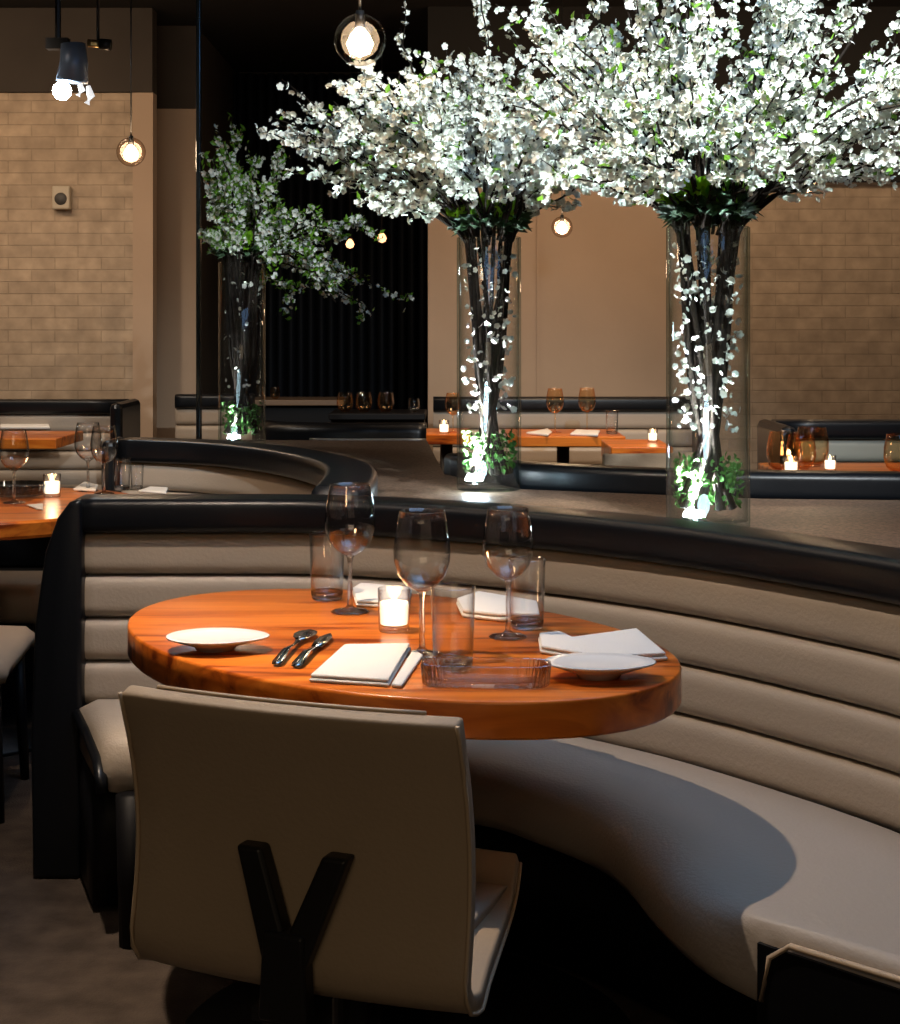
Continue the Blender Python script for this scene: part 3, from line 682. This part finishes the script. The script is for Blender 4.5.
# ================================================================ PENDANTS, FIXTURES
def pendant(px, py, Y, r, label, power, dim=False, lcol=(1, .72, .45)):
    x_ = (px - 450) / F * Y; z_ = CH - (py - HY) / F * Y
    t = thing('globe_pendant', label, 'pendant lamp', (x_, Y, z_), 0, 'glass globe pendants')
    bm = bmesh.new(); bmesh.ops.create_uvsphere(bm, u_segments=32, v_segments=20, radius=r); bmo('globe_shade', bm, M_GLOBE, t)
    bm = bmesh.new(); cyl(bm, 0, 0, r * .5, r * 1.12, r * .2, r * .16, 16); sk_ = bmo('socket', bm, M_BLACKM, t)
    bm = bmesh.new(); lathe(bm, [(0, -r * .66), (r * .38, -r * .5), (r * .52, -r * .15), (r * .36, r * .2), (r * .16, r * .45), (0, r * .5)], 20); bmo('bulb', bm, M_BULBDIM if dim else M_BULB, sk_)
    bm = bmesh.new(); cyl(bm, 0, 0, r * 1.1, ZC - z_, .004, .004, 8); bmo('cord', bm, M_BLACKM, t)
    bm = bmesh.new(); lathe(bm, [(0, ZC - z_ - .001), (.05, ZC - z_ - .001), (.05, ZC - z_ - .02), (0, ZC - z_ - .025)], 24); bmo('ceiling_canopy', bm, M_BLACKM, t)
    if power:
        l = bpy.data.lights.new('pendant_light', 'POINT'); l.energy = power; l.color = lcol; l.shadow_soft_size = r * 1.1
        lo = bpy.data.objects.new('pendant_light', l); COL.objects.link(lo); lo.parent = t
    return t
pendant(360, 40, 4.1, .069, 'large clear glass globe pendant at the top in front of the blossom', 5)
pendant(131, 152, 7.7, .072, 'bright globe pendant hanging in front of the left brick wall', 12)
pendant(562, 227, 9.0, .062, 'bright globe pendant hanging in front of the plaster wall between the vases', 12)
pendant(807, 185, 8.6, .060, 'globe pendant half hidden by the blossom in front of the right brick wall', 10)
pendant(350, 243, 10.9, .060, 'dim globe pendant in the dark niche, left of the pair', 0, True)
pendant(382, 237, 10.7, .062, 'dim globe pendant in the dark niche, right of the pair', 0, True)

# track spotlight, upper left
Yt = 7.0
def P3(px, py, Y): return Vector(((px - 450) / F * Y, Y, CH - (py - HY) / F * Y))
tr_ = thing('ceiling_track', 'black ceiling rail carrying the spotlight at the upper left', 'light track', (-2.2, Yt, ZC))
bm = bmesh.new(); box(bm, 0, 0, -.02, 2.6, .035, .035); bmo('rail', bm, M_BLACKM, tr_, False)
ts = thing('track_spotlight', 'grey-blue cylindrical spotlight shining at the upper left of the brick wall', 'spotlight', P3(72, 60, Yt))
o_ = Vector(P3(72, 60, Yt))
bm = bmesh.new(); tube(bm, [P3(73, 44, Yt) - o_, P3(74, 62, Yt) - o_, P3(72, 82, Yt) - o_], [.055, .062, .072], 24); lb_ = bmo('lamp_body', bm, mat('grey_blue_metal', (.22, .28, .38), .4, metal=.3), ts)
bm = bmesh.new(); box(bm, (P3(58, 48, Yt) - o_).x, 0, (P3(58, 44, Yt) - o_).z, .10, .05, .05); tube(bm, [P3(58, 44, Yt) - o_, Vector((P3(58, 44, Yt).x - o_.x, 0, ZC - o_.z - .03))], .014, 8); bmo('yoke', bm, M_BLACKM, ts, False)
bm = bmesh.new(); bmesh.ops.create_uvsphere(bm, u_segments=20, v_segments=12, radius=.042, matrix=Matrix.Translation(P3(62, 91, Yt) - o_)); bmo('lit_lens', bm, M_PUCK, lb_)
bm = bmesh.new(); tube(bm, [P3(78, 96, Yt) - o_, P3(82, 90, Yt) - o_, P3(80, 84, Yt) - o_], [.012, .016, .010], 8); tube(bm, [P3(87, 104, Yt) - o_, P3(91, 96, Yt) - o_, P3(88, 86, Yt) - o_], [.014, .018, .010], 8)
bmo('reflector_fins', bm, mat('white_fin', (.9, .9, .9), .3, emit=(1, 1, 1), estr=.8), lb_)  # fins brightened by emission of their own
g = thing('small_spotlight', 'small brass and black spotlight right of the grey-blue one', 'spotlight', P3(98, 44, 7.2)); o_ = P3(98, 44, 7.2)
bm = bmesh.new(); tube(bm, [P3(88, 43, 7.2) - o_, P3(100, 44, 7.2) - o_], .018, 14); bmo('brass_barrel', bm, mat('brass', (.75, .5, .2), .3, metal=1), g)
bm = bmesh.new(); tube(bm, [P3(100, 44, 7.2) - o_, P3(111, 45, 7.2) - o_], .026, 14); tube(bm, [Vector((0, 0, .015)), Vector((0, 0, ZC - o_.z - .02))], .008, 8); bmo('black_head', bm, M_BLACKM, g)

# little wall speaker on the brick
wx = P3(62, 198, 9.96)
sk = thing('wall_speaker', 'small pale box with dark grille on the left brick wall', 'speaker', wx)
bm = bmesh.new(); box(bm, 0, 0, 0, .115, .07, .15); mod_bevel(bmo('case', bm, mat('pale_plastic', (.45, .38, .28), .5), sk, False), .01)
bm = bmesh.new(); lathe(bm, [(0, .004), (.038, .004), (.04, 0), (0, 0)], 20); gr = bmo('grille', bm, mat('dark_grille', (.05, .045, .04), .6), sk); gr.rotation_euler = (radians(90), 0, 0); gr.location = (0, -.036, -.008)

# ================================================================ VASES WITH BLOSSOM BRANCHES
def bez(a, b, c, d, n):
    out = []
    for i in range(n):
        t = i / (n - 1); out.append(a * (1 - t) ** 3 + b * 3 * t * (1 - t) ** 2 + c * 3 * t * t * (1 - t) + d * t ** 3)
    return out
def add_petals(bm, p, nrm, r, rnd):
    a = nrm.orthogonal().normalized(); b = nrm.cross(a); ph = rnd.random() * 6.28; cup = rnd.uniform(.15, .7)
    c = bm.verts.new(p)
    for k in range(5):
        t = ph + k * 2 * pi / 5; u = a * cos(t) + b * sin(t); v = a * -sin(t) + b * cos(t)
        w = r * .52
        v1 = bm.verts.new(p + u * r * .55 + v * w + nrm * r * cup * .35); v2 = bm.verts.new(p + u * r * 1.0 + v * w * .45 + nrm * r * cup)
        v3 = bm.verts.new(p + u * r * 1.0 - v * w * .45 + nrm * r * cup); v4 = bm.verts.new(p + u * r * .55 - v * w + nrm * r * cup * .35)
        bm.faces.new((c, v1, v2, v3, v4))
def add_leaf(bm, p, d, nrm, L_, w):
    s = d.cross(nrm).normalized(); c = bm.verts.new(p); e = bm.verts.new(p + d * L_)
    m1 = bm.verts.new(p + d * L_ * .5 + s * w + nrm * w * .4); m2 = bm.verts.new(p + d * L_ * .5 - s * w + nrm * w * .4); mm = bm.verts.new(p + d * L_ * .52)
    bm.faces.new((c, m1, mm)); bm.faces.new((mm, m1, e)); bm.faces.new((c, mm, m2)); bm.faces.new((mm, e, m2))
def rvec(r): return Vector((r.gauss(0, 1), r.gauss(0, 1), r.gauss(0, 1))).normalized()

def vase(px, py, Y, r, h, label):
    x_ = (px - 450) / F * Y
    t = thing('glass_vase', label, 'vase', (x_, Y, LZ), 0, 'tall cylinder vases on the stone ledge')
    bm = bmesh.new(); lathe(bm, [(0, .001), (r - .003, .001), (r, .005), (r, h), (r - .003, h + .002), (r - .006, h), (r - .006, .018), (0, .016)], 56)
    bmo('glass_cylinder', bm, M_VASE, t); return Vector((x_, Y, LZ))

def arrangement(seed, base, r, h, label, targets, nblossom, nleaf, br, inside, collar, pet=.012, leafbig=.05, moss=True, droop=0.0, twigs=5, petalmat=None):
    rnd = random.Random(seed)
    t = thing('blossom_branches', label, 'flower arrangement', (base.x, base.y, base.z + .02), 0, 'white blossom branches in tall vases')
    neck = Vector((0, 0, h - .02)); twig_pts = []; K = 0
    fol = bmesh.new(); lea = bmesh.new(); cap = 60
    rest = bmesh.new()
    for ti, tg in enumerate(targets):
        tg = Vector(tg)
        a0 = rnd.random() * 6.28; s0 = Vector((cos(a0) * r * .7, sin(a0) * r * .7, .03))
        a1 = math.atan2(tg.y, tg.x) + rnd.uniform(-.6, .6)
        nk = neck + Vector((cos(a1) * r * .72, sin(a1) * r * .72, rnd.uniform(-.02, .04)))
        low = bez(s0, Vector((s0.x * -.9, s0.y * -.9, .25)) + rvec(rnd) * .04, nk - Vector((cos(a1) * .03, sin(a1) * .03, .25)), nk, 8)
        up = nk + Vector((tg - nk).x * .18 * Vector((1, 0, 0)) + (tg - nk).y * .18 * Vector((0, 1, 0)) + Vector((0, 0, .06 + .30 * max(0.05, tg.z - nk.z))))
        c2 = nk.lerp(tg, .65) + Vector((rnd.uniform(-.05, .05), rnd.uniform(-.05, .05), .03 + droop))
        hi = bez(nk, up, c2, tg, 12)
        for i in range(3, 12): hi[i] = hi[i] + rvec(rnd) * .012
        b = bmesh.new() if ti < cap else rest
        allp = (low + hi[1:]) if (ti % 4 == 0 or len(targets) < 70 and ti % 2 == 0) else hi
        tube(b, allp, [(.0075 if len(allp) > 12 else .004) * (1 - .72 * i / (len(allp) - 1)) + .0008 for i in range(len(allp))], 5)
        L_ = (tg - nk).length
        for s_ in range(twigs):
            f = rnd.uniform(.30, .97); i = min(10, int(f * 11)); p = hi[i]; d = (hi[i + 1] - hi[i]).normalized()
            dd = (d + rvec(rnd) * .85 + Vector((0, 0, .15))).normalized(); ln = rnd.uniform(.07, .20) * min(1, L_ * 1.6)
            q1 = p + dd * ln * .5 + rvec(rnd) * .01; q2 = p + dd * ln + rvec(rnd) * .015
            tube(b, [p, q1, q2], [.0022, .0016, .0008], 4)
            for k in range(9): u = (k + .6) / 9; twig_pts.append(((p.lerp(q1, u * 2) if u < .5 else q1.lerp(q2, u * 2 - 1)), dd))
        for i in range(5, 12):
            d = (hi[i] - hi[i - 1]).normalized(); twig_pts.append((hi[i], d)); twig_pts.append((hi[i].lerp(hi[i - 1], .5), d))
        if ti < cap: bmo('branch', b, M_BARK, t)
    if len(targets) > cap: tag(bmo('branch', rest, M_BARK, t), kind='stuff')
    else: rest.free()
    for k in range(nblossom):
        p, d = rnd.choice(twig_pts); q = p + rvec(rnd) * rnd.uniform(.002, .022)
        add_petals(fol, q, (rvec(rnd) + Vector((0, -.6, -.45))).normalized(), pet * rnd.uniform(.7, 1.25), rnd)
    for k in range(inside):
        a = rnd.random() * 6.28; rr = (r - .018) * sqrt(rnd.random()); z_ = rnd.uniform(.22, h - .05)
        add_petals(fol, Vector((cos(a) * rr, sin(a) * rr, z_)), rvec(rnd), pet * rnd.uniform(.6, 1.1), rnd)
    tag(bmo('blossoms', fol, petalmat or M_PETAL, t, False), kind='stuff')
    for k in range(nleaf):
        p, d = rnd.choice(twig_pts); dd = (rvec(rnd) + Vector((0, 0, .4))).normalized(); add_leaf(lea, p + rvec(rnd) * .01, dd, rvec(rnd), rnd.uniform(.018, .035), rnd.uniform(.005, .009))
    tag(bmo('leaves', lea, M_LEAF, t, False), kind='stuff')
    # leafy collar at the mouth
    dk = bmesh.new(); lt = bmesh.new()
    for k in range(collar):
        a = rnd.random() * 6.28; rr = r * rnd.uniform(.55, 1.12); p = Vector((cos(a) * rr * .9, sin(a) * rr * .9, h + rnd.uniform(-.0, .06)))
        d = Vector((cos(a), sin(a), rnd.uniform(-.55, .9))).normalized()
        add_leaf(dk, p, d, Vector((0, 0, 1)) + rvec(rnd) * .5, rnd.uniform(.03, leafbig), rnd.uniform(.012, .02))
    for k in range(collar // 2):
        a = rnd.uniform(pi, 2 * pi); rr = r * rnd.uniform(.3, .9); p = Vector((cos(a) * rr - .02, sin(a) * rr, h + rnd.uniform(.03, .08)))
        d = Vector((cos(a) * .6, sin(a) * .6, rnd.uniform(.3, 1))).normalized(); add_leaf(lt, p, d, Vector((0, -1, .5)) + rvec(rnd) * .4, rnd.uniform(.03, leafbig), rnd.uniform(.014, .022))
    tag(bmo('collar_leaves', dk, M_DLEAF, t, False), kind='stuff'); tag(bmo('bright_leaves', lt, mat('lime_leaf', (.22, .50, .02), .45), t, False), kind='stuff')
    if moss:
        ms = bmesh.new()
        for k in range(420):
            a = rnd.random() * 6.28; rr = (r - .014) * sqrt(rnd.random()); z_ = rnd.uniform(.035, .15); p = Vector((cos(a) * rr, sin(a) * rr, z_))
            d = rvec(rnd); d.x *= .6; d.y *= .6
            if (p + d * .02).xy.length > r - .012: d.x = -d.x; d.y = -d.y
            if (p + d * .02).xy.length > r - .012: continue
            add_leaf(ms, p, d.normalized(), rvec(rnd), .020, .0065)
        tag(bmo('moss', ms, M_MOSS, t, False), kind='stuff')
    return t
def puck(x_, y_, label, z=LZ):
    t = thing('led_puck', label, 'uplight', (x_, y_, z), 0, 'small uplights at the vases')
    bm = bmesh.new(); lathe(bm, [(0, 0.0005), (.03, .0005), (.032, .004), (.030, .014), (.024, .014), (.024, .010), (0, .010)], 28); cs_ = bmo('case', bm, M_STEEL, t)
    bm = bmesh.new(); lathe(bm, [(0, .0105), (.027, .0145), (.026, .022), (.016, .034), (0, .038)], 24); bmo('lens', bm, M_PUCK, cs_)
    return t

def crown_targets(seed, n, xr, yr, zfun, lo=.25):
    rnd = random.Random(seed); out = []
    for k in range(n):
        a = 2 * pi * (k * .61803) + rnd.uniform(-.2, .2); u = sqrt(lo * lo + (1 - lo * lo) * rnd.random())
        x_ = cos(a) * u; y_ = sin(a) * u
        X_ = (xr[1] if x_ > 0 else -xr[0]) * x_; Y_ = yr * y_
        z0, z1 = zfun(u, a); out.append((X_, Y_, z0 + (z1 - z0) * rnd.random()))
    return out
H2 = 1.60 - LZ
# right, largest
v2 = vase(708, 527, 3.84, .103, H2, 'largest tall clear vase on the ledge, right of centre, lit from below')
arrangement(21, v2, .103, H2, 'widest cloud of white blossom branches filling the upper right', crown_targets(3, 110, (-.52, .82), .45, lambda u, a: (H2 + .06 + .07 * u, H2 + .42 + .42 * (1 - u * u)), .12), 11500, 1300, None, 380, 420, pet=.0098)
# middle
H1 = 1.625 - LZ
v1 = vase(489, 491, 4.72, .098, H1, 'tall clear vase on the ledge in the middle, left of the largest vase')
arrangement(12, v1, .098, H1, 'wide spray of white blossom branches in the middle vase', crown_targets(5, 100, (-.66, .48), .42, lambda u, a: (H1 + .10 + .10 * u, H1 + .40 + .46 * (1 - u ** 1.5)) , .12) + [(-.40, -.1, H1 + .075), (-.36, -.12, H1 + .09)], 11000, 900, None, 230, 260, pet=.0112)
# left, small and far: a mirror image built as solid objects
H0 = 1.62 - LZ
v0 = vase(242, 445, 6.46, .098, H0, 'furthest tall clear vase at the left end of the ledge, dimly lit, standing for a mirrored one')
arrangement(33, v0, .098, H0, 'dim green-white blossom branches in the furthest vase, partly in darkness, standing for mirrored ones', crown_targets(9, 60, (-.16, .75), .35, lambda u, a: (H0 - .02 - .30 * (cos(a) > .2) * u, H0 + .42 + .25 * (1 - u) - .2 * (cos(a) > .2)), .1), 3600, 4600, None, 60, 110, droop=.05, pet=.011)

def uplight(vz, dx, dy, tilt, power, ang, tgt):
    l = spot('vase_uplight', (vz.x + dx, vz.y + dy, LZ + .06), tgt, power, (.86, .95, 1.0), ang, .6, .02)
puck(v2.x - .040, v2.y - .035, 'brilliant small uplight inside the foot of the largest vase', LZ + .0165)
puck(v1.x - .046, v1.y - .030, 'brilliant small uplight inside the foot of the middle vase', LZ + .0165)
puck(v0.x - .03, v0.y - .03, 'faint small uplight inside the foot of the furthest vase', LZ + .0165)
uplight(v2, -.040, -.035, 0, 800, 105, (v2.x + .05, v2.y + .05, 2.1))
uplight(v1, -.046, -.030, 0, 900, 105, (v1.x - .02, v1.y + .05, 2.1))
uplight(v0, -.03, -.03, 0, 420, 46, (v0.x - .13, v0.y, 1.9))
for vz, pw in ((v2, 1.5), (v1, 2.0), (v0, .4)):  # added point lights, spread the puck glow onto the ledge
    l = bpy.data.lights.new('vase_glow', 'POINT'); l.energy = pw; l.color = (.6, .85, 1); l.shadow_soft_size = .03
    lo = bpy.data.objects.new('vase_glow', l); COL.objects.link(lo); lo.location = (vz.x - .04, vz.y - .13, LZ + .04)
